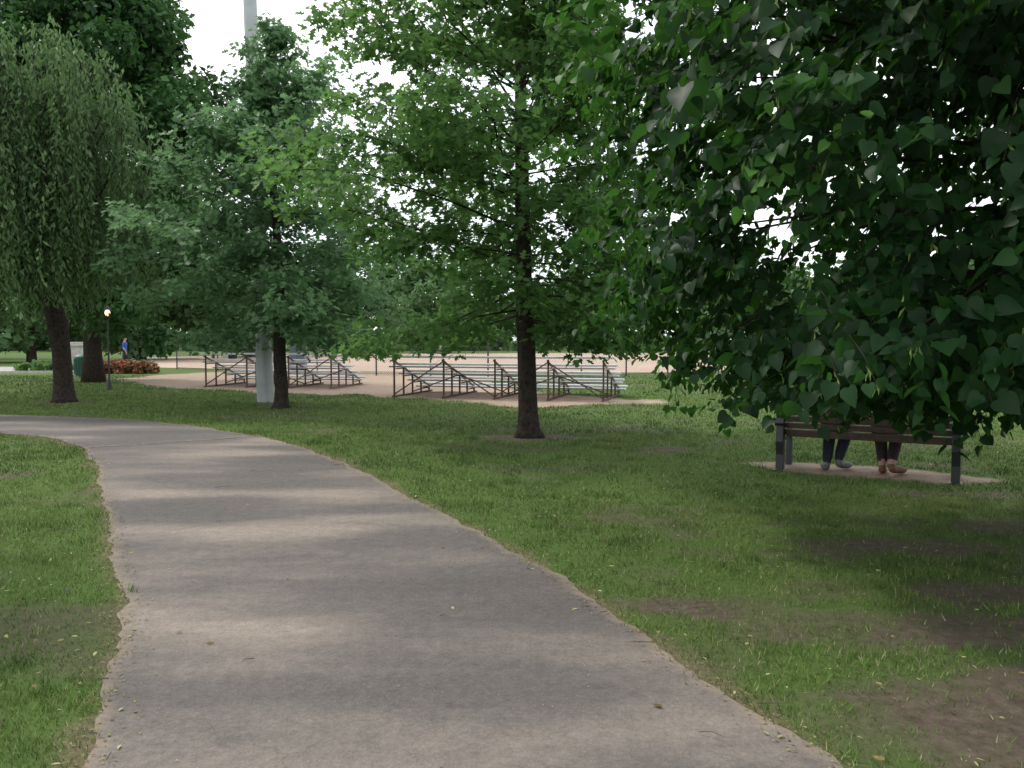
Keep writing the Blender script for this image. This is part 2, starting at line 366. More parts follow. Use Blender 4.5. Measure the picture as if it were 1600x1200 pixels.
FL.add(T_leaf,np.c_[x,y,np.full(N,.012)],np.c_[RS.randn(N,2),RS.randn(N)*.05],np.c_[RS.randn(N,2)*.25,np.ones(N)],RS.uniform(.004,.010,N),RS.rand(N),RS.uniform(.5,1.,N))
FL.build('fallen_leaves',M_fallen)
mb=MB()
for i in range(340):
    y=2.2+random.random()**1.5*9; x=random.uniform(-4,6)
    if path_d(np.array([x]),np.array([y]))[0]>0.1 and random.random()<.85: continue
    a=random.random()*6.28; l=random.uniform(.04,.2); b=a+random.uniform(-.6,.6); z=float(gz(np.array([x]),np.array([y]))[0])+.022
    mb.tube([(x,y,z),(x+l*.5*math.cos(a),y+l*.5*math.sin(a),z+.008),(x+l*.5*math.cos(a)+l*.5*math.cos(b),y+l*.5*math.sin(a)+l*.5*math.sin(b),z)],[.0025,.002,.001],4)
mb.build('fallen_twigs',M_bark)
# ------------------------------------------------------------------ trees
h_=[(0,0),(.12,.16),(.38,.20),(.15,.36),(.5,.60),(.16,.62),(.22,.9),(0,1.0)]
ov=[(0,.45)]+h_+[(-a,b) for a,b in h_[-2:0:-1]]
T_oak=(np.array([(a,b,.12*abs(a)-.08*b*b) for a,b in ov]),np.array([(0,i,i%14+1) for i in range(1,15)]))
h_=[(0,.08),(.24,0),(.46,.16),(.5,.42),(.32,.74),(0,1.08)]
ov=[(0,.5)]+h_+[(-a,b) for a,b in h_[-2:0:-1]]
T_lin=(np.array([(a,b,.26*abs(a)-.22*b*b) for a,b in ov]),np.array([(0,i,i%10+1) for i in range(1,11)]))
T_dia=(np.array([(0,0,0),(.5,.5,.1),(0,1,-.05),(-.5,.5,.1)],float),np.array([(0,1,2),(0,2,3)]))

def pin_oak(name,base,H,prof,zmin,nbr,lsize,mat,seed,r0,bias=(0,0),nsec=9,nper=6,zcut=1.3,spread=.11,lean=-.012,topthin=.0):
    rs=np.random.RandomState(seed); root=empty(name,(0,0,0)); bx,by=base
    mb=MB(); n=16; tp=[];tr=[]
    for i in range(n):
        t=i/(n-1); z=H*t
        tp.append(Vector((bx+lean*z+.10*math.sin(t*5+seed)*t+rs.randn()*.012,by+.08*math.cos(t*4)*t,z-.05)))
        tr.append(max(.012,r0*(1-t)**.9+ (r0*.9*math.exp(-z/.16))+r0*.12*(1-t)))
    tp.insert(1,tp[0].lerp(tp[1],.25)); tr.insert(1,r0*1.25); tr[0]=r0*1.9; tr[2]=r0*1.02
    tp.insert(2,tp[0].lerp(tp[2],.6)); tr.insert(2,r0*1.08)
    mb.tube(tp,tr,12)
    def tpos(z):
        t=max(0,min(1,z/H)); return Vector((bx+lean*z+.10*math.sin(t*5+seed)*t,by+.08*math.cos(t*4)*t,z))
    LP=[];LD=[];LR=[]
    for b in range(nbr):
        u=min(1,max(0,(b+.5)/nbr+rs.randn()*.012)); z=zmin+(H-zmin-.25)*u**1.1; az=b*2.399963+rs.randn()*.4
        if u>.55 and rs.rand()<topthin: continue
        L=prof(z)*rs.uniform(.55,1.25)
        L*=1+bias[0]*math.cos(az)+bias[1]*math.sin(az)
        el=math.radians(-4+ 58*u**.9+rs.randn()*9)
        if u<.8: L/=max(.6,math.cos(el))
        droop=.22*(1-u)
        rr=.007+.012*(L/3.0)
        pts=[];p0=tpos(z-.25*L*math.tan(max(0,el))*.3)
        w1=rs.randn()*.1
        for k in range(6):
            s=k/5; r=L*s*math.cos(el)
            zz=p0.z+L*s*math.sin(el)-droop*L*s*s*.9+ .04*rs.randn()*s
            a2=az+w1*s+rs.randn()*.05
            pts.append(Vector((p0.x+r*math.cos(a2),p0.y+r*math.sin(a2),max(zcut+.05*k,zz) if k>1 else zz)))
        mb.tube(pts,[rr*(1-.85*k/5) for k in range(6)],5,cap=False)
        cb=rs.rand(); top=max(0,(u-.6)/.4)
        for j in range(nsec):
            if rs.rand()<top*.45: continue
            s=.18+.84*(j+.5)/nsec; f=min(4.99,s*5); i0=min(4,int(f)); q=pts[i0].lerp(pts[i0+1],f-i0)
            dmain=(pts[i0+1]-pts[i0]).normalized(); sd=(1 if j%2 else -1)
            ln=max(.14,L*.40*(1.15-s*.7)*rs.uniform(.6,1.25))
            perp=Vector((-dmain.y,dmain.x,0)).normalized()*sd
            dv=(dmain*.7+perp*.75+Vector((0,0,rs.uniform(-.55,.75)))).normalized()
            e=q+dv*ln+Vector((0,0,-.08*ln)); mdl=q.lerp(e,.5)+Vector((0,0,.05*ln))
            mb.tube([q,mdl,e],[.006,.004,.0025],3,cap=False)
            cc=rs.rand()
            for w in np.linspace(.12,1.08,nper if top<.5 else 3):
                c=q+(e-q)*w; m_=rs.randint(7,12) if top<.3 else rs.randint(4,8)
                for _ in range(m_):
                    o=rs.randn(3)*np.array([spread,spread,spread*.8])*(1 if u<.7 else .8)
                    if c.z+o[2]<zcut-.12: continue
                    LP.append((c.x+o[0],c.y+o[1],c.z+o[2])); 
                    LD.append((dv.x*.6+rs.randn()*.7,dv.y*.6+rs.randn()*.7,-.35+rs.randn()*.4)); LR.append(.15+.3*cb+.35*cc+rs.randn()*.13+.15*u)
    mb.build('trunk_and_branches',M_barkd,root,smooth=True)
    N=len(LP); lv=Leaves(); nn=np.c_[rs.randn(N,2)*.65,np.ones(N)]
    lv.add(T_oak,LP,LD,nn,lsize*rs.uniform(.7,1.25,N),np.clip(LR,0,1))
    lv.build('foliage',mat,root); return N
def p1(z): return float(np.interp(z,[1.3,2.4,4,6,8,11],[2.6,3.1,2.9,2.3,1.75,.5]))
def p2(z): return float(np.interp(z,[1.2,2.6,3.8,5,5.8,6.8,7.8,8.9],[2.5,2.9,2.8,2.15,1.55,1.1,.7,.2]))
n1_=pin_oak('pin_oak_tree',(.26,13.35),11.6,p1,1.9,118,.135,M_oak,3,.15,(-.14,0),9,6,1.42,.12,-.014,.05)
n2_=pin_oak('pin_oak_tree.001',(-5.37,19.0),8.7,p2,1.9,88,.15,M_oak2,8,.15,(0,0),8,5,1.3,.13,-.006,.0)

def linden():
    rs=np.random.RandomState(5); root=empty('linden_tree'); C=np.array([3.95,5.8,3.8]); R=np.array([3.95,3.4,4.0]); base=Vector((4.75,6.1,0))
    mb=MB()
    tp=[base+Vector((.05*math.sin(i),.04*math.cos(i*1.3),-.05+i*.9)) for i in range(8)]
    mb.tube([base+Vector((0,0,-.05)),base+Vector((0,0,.2))]+tp[1:],[.30,.2,.17,.155,.14,.11,.08,.05,.02],12)
    hubs=[]
    def zbot(x,y): return max(1.0,1.80-.115*y)+ max(0,1.55-x)*1.2 +.30*(float(vn(x*2.1,y*2.1,3))-.5)
    def ok(p): 
        x,y,z=p
        return not (z<zbot(x,y) or z>7.2 or y<2.7 or x<.30 or y>8.9)
    while len(hubs)<360:
        d=rs.randn(3); d/=np.linalg.norm(d)
        lump=.80+.36*float(vn(d[0]*3.2+5,d[1]*3.2+d[2]*4.1+9,1)); r=rs.uniform(.72,1.0) if rs.rand()<.75 else rs.uniform(.35,.75)
        p=C+R*d*r*lump
        if ok(p): hubs.append((p,rs.rand(),r))
    for i in range(50):
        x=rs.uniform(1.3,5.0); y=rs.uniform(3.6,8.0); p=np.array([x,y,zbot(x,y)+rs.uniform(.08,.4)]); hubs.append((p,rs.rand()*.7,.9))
    for i,(p,_,r) in enumerate(hubs):
        if i%4==0:
            e=Vector(p); p0=Vector((base.x,base.y,1.7+4.2*rs.rand()*min(1,max(.1,(p[2]-1)/4)))); m1=p0.lerp(e,.35)+Vector((0,0,.35)); m2=p0.lerp(e,.7)+Vector((0,0,.25))
            mb.tube([p0,m1,m2,e],[.03,.02,.012,.004],5,cap=False)
    tw=0; target=5600
    LP=[];LD=[];LN=[];LR=[];LS=[];BP=[];BD=[]
    while tw<target:
        if rs.rand()<.66:
            hp,hb,r=hubs[rs.randint(len(hubs))]; p=hp+rs.randn(3)*np.array([.27,.27,.17])
        else:
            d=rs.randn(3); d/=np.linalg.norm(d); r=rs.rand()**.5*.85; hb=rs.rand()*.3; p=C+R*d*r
        if not ok(p): continue
        tw+=1
        outd=(p-C)/R; outd[2]*=.3; outd=outd/np.linalg.norm(outd)
        td=outd*.8+rs.randn(3)*.5; td[2]-=.3; td/=np.linalg.norm(td); ln=rs.uniform(.25,.5)
        q0=p-td*ln*.5; q1=p+td*ln*.5+np.array([0,0,-.05])
        if tw%2==0: mb.tube([Vector(q0),Vector(p),Vector(q1)],[.004,.003,.0015],3,cap=False)
        cb=rs.rand(); nl=rs.randint(8,12)
        sd=np.cross(td,[0,0,1]); sd/=max(1e-6,np.linalg.norm(sd))
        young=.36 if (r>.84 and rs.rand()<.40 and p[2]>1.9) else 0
        big=rs.uniform(.85,1.15)
        for k in range(nl):
            s=k/(nl-1); c=q0+(q1-q0)*s; sg=1 if k%2 else -1
            dd=td*.5+sd*sg*.6+np.array([0,0,-.4])+rs.randn(3)*.38
            LP.append(c+sd*sg*.03); LD.append(dd); LN.append(outd*.45+np.array([0,0,.85])+rs.randn(3)*.42)
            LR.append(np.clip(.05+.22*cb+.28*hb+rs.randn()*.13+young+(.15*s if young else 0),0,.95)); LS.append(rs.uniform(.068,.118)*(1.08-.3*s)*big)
        if rs.rand()<.55:
            for k in range(4):
                BP.append(q0+(q1-q0)*rs.rand()); BD.append(np.array([rs.randn()*.35,rs.randn()*.35,-1]))
    mb.build('trunk_and_branches',M_barkd,root,smooth=True)
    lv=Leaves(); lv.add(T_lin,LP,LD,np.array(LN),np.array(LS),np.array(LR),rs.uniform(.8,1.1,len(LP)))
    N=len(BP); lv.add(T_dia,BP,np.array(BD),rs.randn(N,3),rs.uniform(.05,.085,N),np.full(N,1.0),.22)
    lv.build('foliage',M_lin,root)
linden()

def weeping():
    rs=np.random.RandomState(9); root=empty('weeping_cherry_tree'); b=Vector((-11.45,20.9,0)); top=Vector((-11.7,20.9,2.6))
    mb=MB(); mb.tube([b+Vector((.0,0,-.05)),b+Vector((0,0,.1)),b+Vector((-.01,0,.5)),b+Vector((-.04,0,1.3)),b+Vector((-.12,0,2.0)),top],[.38,.28,.23,.22,.25,.21],14)
    C=np.array([-12.7,21.0,5.6]); R=np.array([3.1,3.1,3.9])
    LP=[];LD=[];LR=[]
    hubs=[]
    for i in range(80):
        a=i*2.4; el=rs.uniform(-.2,1.4); rr=rs.uniform(.55,1.08); d=np.array([math.cos(a)*math.cos(el),math.sin(a)*math.cos(el),math.sin(el)]); e=C+R*d*rr
        e[2]=max(e[2],4.2)
        ev=Vector(e); m1=top.lerp(ev,.4)+Vector((0,0,.6)); m2=top.lerp(ev,.75)+Vector((0,0,.5))
        mb.tube([top-Vector((0,0,.3)),m1,m2,ev],[.07,.045,.025,.010],6,cap=False); hubs.append((e,d,rs.rand()))
    for i in range(1500):
        e,d,hb=hubs[rs.randint(len(hubs))]
        p=e+rs.randn(3)*np.array([.24,.24,.2])
        clen=rs.uniform(1.2,5.6); zlow=(1.95 if p[0]>-12.8 else 1.3)+.6*rs.rand()+1.0*float(vn(p[0]*2.4,p[1]*2.4,4)); zend=max(p[2]-clen,zlow); L=p[2]-zend
        if L<.5: continue
        da=np.array([d[0],d[1]]); out=da/max(.3,np.linalg.norm(da))*rs.uniform(.1,.7)+rs.randn(2)*.2; ph=rs.rand()*6; cb=rs.rand()
        n=int(L/.08)
        s=np.arange(n)/n
        hx=p[0]+out[0]*(1-np.exp(-4*s))+.05*np.sin(s*5+ph); hy=p[1]+out[1]*(1-np.exp(-4*s))+.05*np.cos(s*4+ph); hz=p[2]+.35*np.sin(np.minimum(1,s*4)*3.1)-L*s
        if i%2==0:
            ii=[0,n//3,2*n//3,n-1]; mb.tube([Vector((hx[k],hy[k],hz[k])) for k in ii],[.008,.006,.004,.002],3,cap=False)
        LP.append(np.c_[hx,hy,hz]+rs.randn(n,3)*.035); LD.append(np.c_[rs.randn(n,2)*.45,-np.ones(n)*.9+rs.randn(n)*.25]); LR.append(np.clip(-.1+.5*hb+.5*cb+rs.randn(n)*.1+.15*(1-s),0,1))
    mb.build('trunk_and_branches',M_barkd,root,smooth=True)
    LP=np.concatenate(LP);LD=np.concatenate(LD);LR=np.concatenate(LR);N=len(LP); lv=Leaves()
    lv.add(T_dia,LP,LD,rs.randn(N,3)+np.array([0,-.3,.6]),rs.uniform(.13,.21,N),LR,.36)
    lv.build('foliage',M_wil,root); return N
nw=weeping()

def crown(lv,C,R,nlobe,nleaf,ls,rs,shape=0,lobr=.33,zmin=.5,cut=None):
    C=np.array(C,float);R=np.array(R,float)
    d=nrmz(rs.randn(nlobe,3)); rad=rs.uniform(.45,.95,nlobe)
    c=C+R*d*rad[:,None]
    if shape:
        f=1-.55*np.clip((c[:,2]-C[2])/R[2],0,1); c[:,0]=C[0]+(c[:,0]-C[0])*f; c[:,1]=C[1]+(c[:,1]-C[1])*f
    lr=R.mean()*lobr*rs.uniform(.6,1.2,nlobe); sh=rs.rand(nlobe)
    k=rs.randint(0,nlobe,nleaf); dd=nrmz(rs.randn(nleaf,3)); rr=rs.uniform(.55,1.05,nleaf)
    p=c[k]+dd*(lr[k]*rr)[:,None]*np.array([1,1,.75])
    ok=p[:,2]>zmin
    if cut is not None: ok&=cut(p)
    p=p[ok];dd=dd[ok];k=k[ok]; N=len(p)
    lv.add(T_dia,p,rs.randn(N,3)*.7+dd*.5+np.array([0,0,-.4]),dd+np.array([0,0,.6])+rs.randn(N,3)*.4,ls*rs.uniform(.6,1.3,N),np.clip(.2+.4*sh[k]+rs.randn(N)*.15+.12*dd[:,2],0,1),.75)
rs=np.random.RandomState(21)
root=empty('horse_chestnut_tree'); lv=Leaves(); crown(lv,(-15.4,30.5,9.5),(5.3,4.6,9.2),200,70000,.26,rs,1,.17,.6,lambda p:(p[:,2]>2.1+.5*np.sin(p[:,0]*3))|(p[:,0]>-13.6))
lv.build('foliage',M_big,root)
mb=MB(); mb.tube([(-15.6,30.5,-.05),(-15.6,30.5,1),(-15.7,30.5,6),(-15.7,30.5,16)],[.45,.32,.22,.05],10)
for i in range(30):
    a=i*2.4; z=2.6+i*.4; mb.tube([(-15.6,30.5,z),(-15.6+2*math.cos(a),30.5+2*math.sin(a),z+.5),(-15.6+3.4*math.cos(a),30.5+3.4*math.sin(a),z+.3)],[.09,.05,.02],5,cap=False)
mb.build('trunk_and_branches',M_barkd,root,smooth=True)
root=empty('added_shade_tree'); lv=Leaves(); crown(lv,(-9.6,5.2,6.6),(3.2,3.8,2.6),30,12000,.22,rs,0,.24,2.5)  # unseen tree, added left of frame to cast dappled shade on the path
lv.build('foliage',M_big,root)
mb=MB(); mb.tube([(-9.8,5.4,-.05),(-9.8,5.4,1),(-9.7,5.4,4),(-9.6,5.4,8)],[.35,.22,.17,.04],10)
for i in range(20):
    a=i*2.4; z=3.6+i*.15; mb.tube([(-9.7,5.4,z),(-9.7+1.4*math.cos(a),5.4+1.4*math.sin(a),z+.9),(-9.7+2.6*math.cos(a),5.4+2.6*math.sin(a),z+1.4)],[.07,.04,.015],5,cap=False)
mb.build('trunk_and_branches',M_barkd,root,smooth=True)
# distant treeline
lv=Leaves(); mb=MB()
spots=[]
for i in range(34):
    a=-58+i*3.5+rs.randn()*.8; D=rs.uniform(118,140); x=D*math.sin(math.radians(a)); y=D*math.cos(math.radians(a)); spots.append((x,y,rs.uniform(10,16),rs.uniform(5,7),1.0,3000))
for x,y,h,r in [(-34,58,9,4.5),(-28,62,10,4.5),(-41,56,11,5),(-50,58,12,6),(-22.5,66,8,4),(-47,66,12,6),(-60,64,13,6),(-16,80,8,4.5),(-9,94,8,4),(-24,75,9,5),(30,72,9,5),(40,66,11,6),(50,60,12,6),(-31,66,9,4)]:
    spots.append((x,y,h,r,.55,4200))
for x,y,h,r,ls,nl in spots:
    crown(lv,(x,y,h*.54),(r,r,h*.48),24,nl,ls,rs,0,.36,.4)
    mb.tube([(x,y,-.05),(x,y,h*.3),(x+.2,y,h*.8)],[.35,.22,.08],6)
for i in range(60):
    x=-90+i*3.1; y=112+rs.randn()*2; crown(lv,(x,y,1.3),(2.6,1.6,1.6),6,300,.7,rs,0,.5,.05)
root=empty('distant_treeline'); lv.build('foliage',M_far,root); mb.build('trunks',M_barkd,root)
lv=Leaves(); rs2=np.random.RandomState(4)
for i in range(9):
    x=-19.0+i*.27; crown(lv,(x,38.2+rs2.randn()*.15,.32),(.42,.5,.34),8,700,.10,rs2,0,.45,.0)
lv.R=[np.random.RandomState(2+i).rand(len(r)//4).repeat(4)*.95 for i,r in enumerate(lv.R)]
lv.build('flowering_shrub',M_flower)
lv=Leaves()
for i in range(8):
    crown(lv,(-24.0+i*.33,40.2+rs2.randn()*.3,.2),(.35,.4,.3),8,300,.14,rs2,0,.45,.0)
lv.build('ornamental_grass_plant',M_oak)
# ------------------------------------------------------------------ light pole
root=empty('floodlight_pole',(-6.3,20.9,0)); root.rotation_euler=(0,math.radians(-1.3),0)
mb=MB(); mb.tube([(0,0,-.05),(0,0,.0),(0,0,1.25)],[.215,.215,.205],20); mb.tube([(0,0,1.25),(0,0,1.29)],[.225,.225],20); mb.tube([(0,0,1.29),(0,0,20)],[.19,.13],20)
mb.build('mast',M_galv,root,smooth=False)
mb=MB(); mb.beam((-1.6,0,19.2),(1.6,0,19.2),.1,.1); mb.beam((-1.6,0,18.3),(1.6,0,18.3),.1,.1)
for z in (19.2,18.3):
    for x in (-1.4,-.5,.5,1.4):
        mb.tube([(x,.05,z-.1),(x,.35,z-.3)],[.12,.28],12)
mb.build('floodlights',M_galv,root)
# ------------------------------------------------------------------ bleachers
def bleacher(name,loc,rz,L,rows,n_frames):
    root=empty(name,loc,rz); P=MB(); Fm=MB(); top=1.12; dz=.215; dy=.64
    for r in range(rows):
        z=top-r*dz; y=r*dy
        P.box((0,y,z),(L,.28,.055)); 
        if r<rows-1: P.box((0,y+.32,max(.14,z-.28)),(L,.24,.045))
    for i in range(n_frames):
        x=-L/2+.25+(L-.5)*i/(n_frames-1)
        Fm.beam((x,-.12,.03),(x,rows*dy-.4,.03),.045,.045)
        Fm.beam((x,-.1,top-.08),(x,(rows-1)*dy+.05,top-(rows-1)*dz-.08),.04,.04)
        for r in range(rows):
            z=top-r*dz; y=r*dy
            Fm.beam((x,y,.05),(x,y,z-.05),.042,.042)
            if r<rows-1: Fm.beam((x+.05,y,z-.33),(x+.05,y+.44,z-.33),.035,.03)
    for i in range(n_frames-1):
        x0=-L/2+.25+(L-.5)*i/(n_frames-1); x1=-L/2+.25+(L-.5)*(i+1)/(n_frames-1)
        for y,zt in ((-.045,top-.12),(2*dy-.045,top-2*dz-.1)):
            if i%2==0: Fm.beam((x0,y,.08),(x1,y,zt),.035,.03)
            else: Fm.beam((x0,y,zt),(x1,y,.08),.035,.03)
    P.build('seat_planks',M_alu,root); Fm.build('steel_frame',M_rust,root)
bleacher('bleachers',(-.45,21.7,0),math.radians(-16),6.3,5,5)
bleacher('bleachers.001',(-8.0,26.8,0),math.radians(-10),4.9,5,4)
# ------------------------------------------------------------------ fence
root=empty('chain_link_fence'); mb=MB()
fp=[(-18,44),(-12,39.5),(-6,36.2),(-1,34.2),(2.9,34.2),(7,36.8),(12.5,40.5),(20,45.5),(28,51),(38,58)]
H=1.85
VV=[];FF=[]
for i,(a,b) in enumerate(zip(fp[:-1],fp[1:])):
    a=Vector((*a,0));b=Vector((*b,0)); L=(b-a).length; d=(b-a)/L; n=max(1,round(L/3.2))
    for k in range(n): 
        p=a+d*(L*k/n); mb.tube([p,p+Vector((0,0,H+.03))],.035,8)
    mb.beam(a+Vector((0,0,H)),b+Vector((0,0,H)),.045,.045); mb.beam(a+Vector((0,0,.08)),b+Vector((0,0,.08)),.02,.02)
    s=.11; k=-H
    while k<L:
        for sg in (0,1):
            x0=max(0,k);x1=min(L,k+H)
            if x1-x0<.05: continue
            z0=(x0-k);z1=(x1-k)
            if sg: z0=H-z0;z1=H-z1
            p=a+d*x0+Vector((0,0,z0));q=a+d*x1+Vector((0,0,z1)); t=(q-p).normalized(); w=t.cross(Vector((-d.y,d.x,0)))*.003
            off=Vector((-d.y,d.x,0))*(.004 if sg else -.004)
            j=len(VV); VV+=[p-w+off,q-w+off,q+w+off,p+w+off]; FF.append((j,j+1,j+2,j+3))
        k+=s
mb.build('posts_and_rails',M_fence,root)
raw_mesh('wire_mesh',np.array([tuple(v) for v in VV]),np.array(FF),M_fence,parent=root)
# ------------------------------------------------------------------ park bench
bang=math.atan2(bdir[1],bdir[0])
bench=empty('park_bench',(bc[0],bc[1],0),bang)
hl=.945
mb=MB()
for sx in (-1,1):
    x0=sx*hl-.045;x1=sx*hl+.045
    mb.prism([(-.06,-.03),(.075,-.03),(.06,.02),(.05,.30),(.08,.42),(.035,.60),(-.03,.86),(-.08,.86),(-.08,.80),(-.04,.58),(-.06,.44),(-.075,.36),(-.045,.20)],x0,x1)
    mb.box((sx*hl,.0,.0),(.13,.2,.03))
    mb.prism([(.46,-.03),(.57,-.03),(.55,.2),(.56,.42),(.57,.60),(.53,.60),(.50,.42),(.48,.2)],x0+.01,x1-.01)
    mb.prism([(.04,.355),(.52,.37),(.52,.42),(.3,.40),(.04,.405)],x0+.016,x1-.016)
    mb.prism([(-.10,.585),(-.07,.55),(-.03,.59),(.1,.635),(.4,.65),(.56,.63),(.61,.59),(.625,.61),(.58,.67),(.4,.69),(.1,.675),(-.06,.65)],x0-.012,x1+.012)
mb.build('cast_iron_frames',M_black,bench,bevel=.008)
mb=MB()
for i in range(5):
    z=.475+i*.083; y=.035-i*.028
    R=Matrix.Rotation(math.radians(18),3,'X'); mb.box((0,y+.012,z),(2*hl-.095,.035,.07),R)
mb.build('backrest',M_slat,bench,bevel=.005)
mb=MB()
for i in range(6):
    mb.box((0,.105+i*.083,.425+(.006 if i in(0,5) else 0)),(2*hl-.095,.07,.035))
mb.build('seat',M_slat,bench,bevel=.005)
# ------------------------------------------------------------------ people
def person(name,loc,rz,J,B,mats,head,hair_len=.0):
    root=empty(name,loc,rz)
    names=list(J); me=bpy.data.meshes.new(name+'_sk'); me.from_pydata([J[n][:3] for n in names],[(names.index(a),names.index(b)) for a,b,_ in B],[])
    o=bpy.data.objects.new(name+'_sk',me); COL.objects.link(o)
    sk=o.modifiers.new('Skin','SKIN'); sk.use_smooth_shade=True
    for i,n in enumerate(names):
        v=me.skin_vertices[0].data[i]; r=J[n][3]; v.radius=r if hasattr(r,'__len__') else (r,r); v.use_root=(n=='pelvis')
    sb=o.modifiers.new('Sub','SUBSURF'); sb.levels=2; sb.render_levels=2
    dg=bpy.context.evaluated_depsgraph_get(); dg.update(); nm=bpy.data.meshes.new_from_object(o.evaluated_get(dg))
    bpy.data.objects.remove(o)
    labs=sorted(set(b[2] for b in B)); nm.materials.clear()
    for l in labs: nm.materials.append(mats[l])
    segs=[(Vector(J[a][:3]),Vector(J[b][:3]),labs.index(l)) for a,b,l in B]
    for p in nm.polygons:
        c=p.center; best=9;bi=0
        for a,b,l in segs:
            d=b-a; t=max(0,min(1,(c-a).dot(d)/max(1e-9,d.length_squared))); q=(c-(a+d*t)).length
            if q<best: best=q;bi=l
        p.material_index=bi; p.use_smooth=True
    nm.name=name+'_body'; b=bpy.data.objects.new('body',nm); link(b,root)
    hx,hy,hz=head
    mb=MB(); mb.ball((hx,hy,hz),(.075,.092,.115),20,14); mb.ball((hx,hy+.03,hz-.06),(.055,.06,.055),14,10)
    mb.tube([(hx,hy+.085,hz+.02),(hx,hy+.108,hz-.022),(hx,hy+.088,hz-.034)],[.008,.014,.010],8)
    for s in (-1,1): mb.ball((hx+s*.077,hy-.005,hz-.005),(.010,.02,.03),8,6)
    mb.build('head',M_skin,root,smooth=True)
    mb=MB()
    for s in (-1,1): mb.ball((hx+s*.03,hy+.082,hz+.012),(.013,.01,.008),8,6,0); mb.ball((hx+s*.03,hy+.090,hz+.012),(.006,.004,.006),8,6,1)
    mb.ball((hx,hy+.084,hz-.062),(.024,.01,.007),10,6,2)
    mb.build('face_features',[M_white,M_hair,M_sandal],root,smooth=True)
    mb=MB(); mb.ball((hx,hy-.018,hz+.03),(.086,.095,.105),18,12)
    if hair_len: mb.ball((hx,hy-.06,hz-.06-hair_len/2),(.075,.045,.09+hair_len/2),14,10)
    mb.build('hair',M_hair,root,smooth=True)
    return root
def arm_hand(J,B,s,sh,el,wr,pd,lab_sleeve,lab_fore):
    J['sh'+s]=(*sh,.058);J['el'+s]=(*el,.042);J['wr'+s]=(*wr,.026)
    pd=Vector(pd).normalized(); w=Vector(wr); sidev=Vector((1 if s=='R' else -1,0,0)); sidev=(sidev-pd*sidev.dot(pd)).normalized(); dn=Vector((0,0,-1))
    pm=w+pd*.05; J['pm'+s]=(*pm,(.034,.018))
    B+= [('chest','sh'+s,'shirt'),('sh'+s,'el'+s,'shirt'),('el'+s,'wr'+s,lab_fore),('wr'+s,'pm'+s,'skin')]
    for k,(off,l) in enumerate([(-.027,.066),(-.009,.075),(.009,.07),(.027,.055)]):
        a=w+pd*.088+sidev*off; b=a+pd*l*.5+dn*.006; c=b+pd*l*.42+dn*.02
        J[f'f{k}a'+s]=(*a,.0095);J[f'f{k}b'+s]=(*b,.0085);J[f'f{k}c'+s]=(*c,.0075)
        B+=[('pm'+s,f'f{k}a'+s,'skin'),(f'f{k}a'+s,f'f{k}b'+s,'skin'),(f'f{k}b'+s,f'f{k}c'+s,'skin')]
    a=w+pd*.03-sidev*.034+dn*.004; b=a+pd*.035-sidev*.018; J['ta'+s]=(*a,.011);J['tb'+s]=(*b,.009); B+=[('wr'+s,'ta'+s,'skin'),('ta'+s,'tb'+s,'skin')]
def seated(name,xoff,feet,mats,hair_len,ankle_lab='pants'):
    J={'pelvis':(0,.2,.555,(.15,.11)),'spine':(0,.16,.74,(.135,.10)),'chest':(0,.14,.96,(.15,.10)),'neckb':(0,.13,1.12,.058),'neckt':(0,.145,1.19,.05),'headb':(0,.155,1.25,.06)}
    B=[('pelvis','spine','shirt'),('spine','chest','shirt'),('chest','neckb','shirt'),('neckb','neckt','skin'),('neckt','headb','skin')]
    for s,sg in (('L',-1),('R',1)):
        f=feet[s]
        J['hip'+s]=(sg*.095,.24,.54,.092);J['kn'+s]=(sg*.11,.60,.53,.07);J['cf'+s]=((sg*.11+f[0])/2,.60*.6+f[1]*.4,.36+f[2]*.2,.078);J['cu'+s]=(f[0],f[1]+.02,.15+f[2],.062);J['an'+s]=(f[0],f[1],.10+f[2],.042)
        J['he'+s]=(f[0],f[1]-.035,.047+f[2],.044);J['ba'+s]=(f[0]+f[3],f[1]+.13,.045+f[2]*.5,(.052,.042));J['to'+s]=(f[0]+f[3]*1.5,f[1]+.21,.036+f[2]*.4,(.042,.030))
        B+=[('pelvis','hip'+s,'pants'),('hip'+s,'kn'+s,'pants'),('kn'+s,'cf'+s,'pants'),('cf'+s,'cu'+s,'pants'),('cu'+s,'an'+s,ankle_lab),('an'+s,'he'+s,'shoe'),('he'+s,'ba'+s,'shoe'),('ba'+s,'to'+s,'shoe')]
        arm_hand(J,B,s,(sg*.17,.14,1.04),(sg*.235,.17,.79),(sg*.15,.38,.665),(-sg*.15,1,-.22),'shirt','shirt')
    p=np.array([bc[0],bc[1]])+bdir*xoff
    return person(name,(p[0],p[1],0.0),bang,J,B,mats,(0,.17,1.325),hair_len)
seated('seated_person',-.36,{'L':(-.08,.22,.0,-.05),'R':(.045,.30,.03,.07)},{'shirt':M_shirt,'pants':M_jeans,'shoe':M_shoe,'skin':M_skin},0)
seated('seated_person.001',.20,{'L':(-.03,.30,.0,.0),'R':(.075,.23,.03,.09)},{'shirt':M_shirt2,'pants':M_brownp,'shoe':M_sandal,'skin':M_skin},.12,'skin')
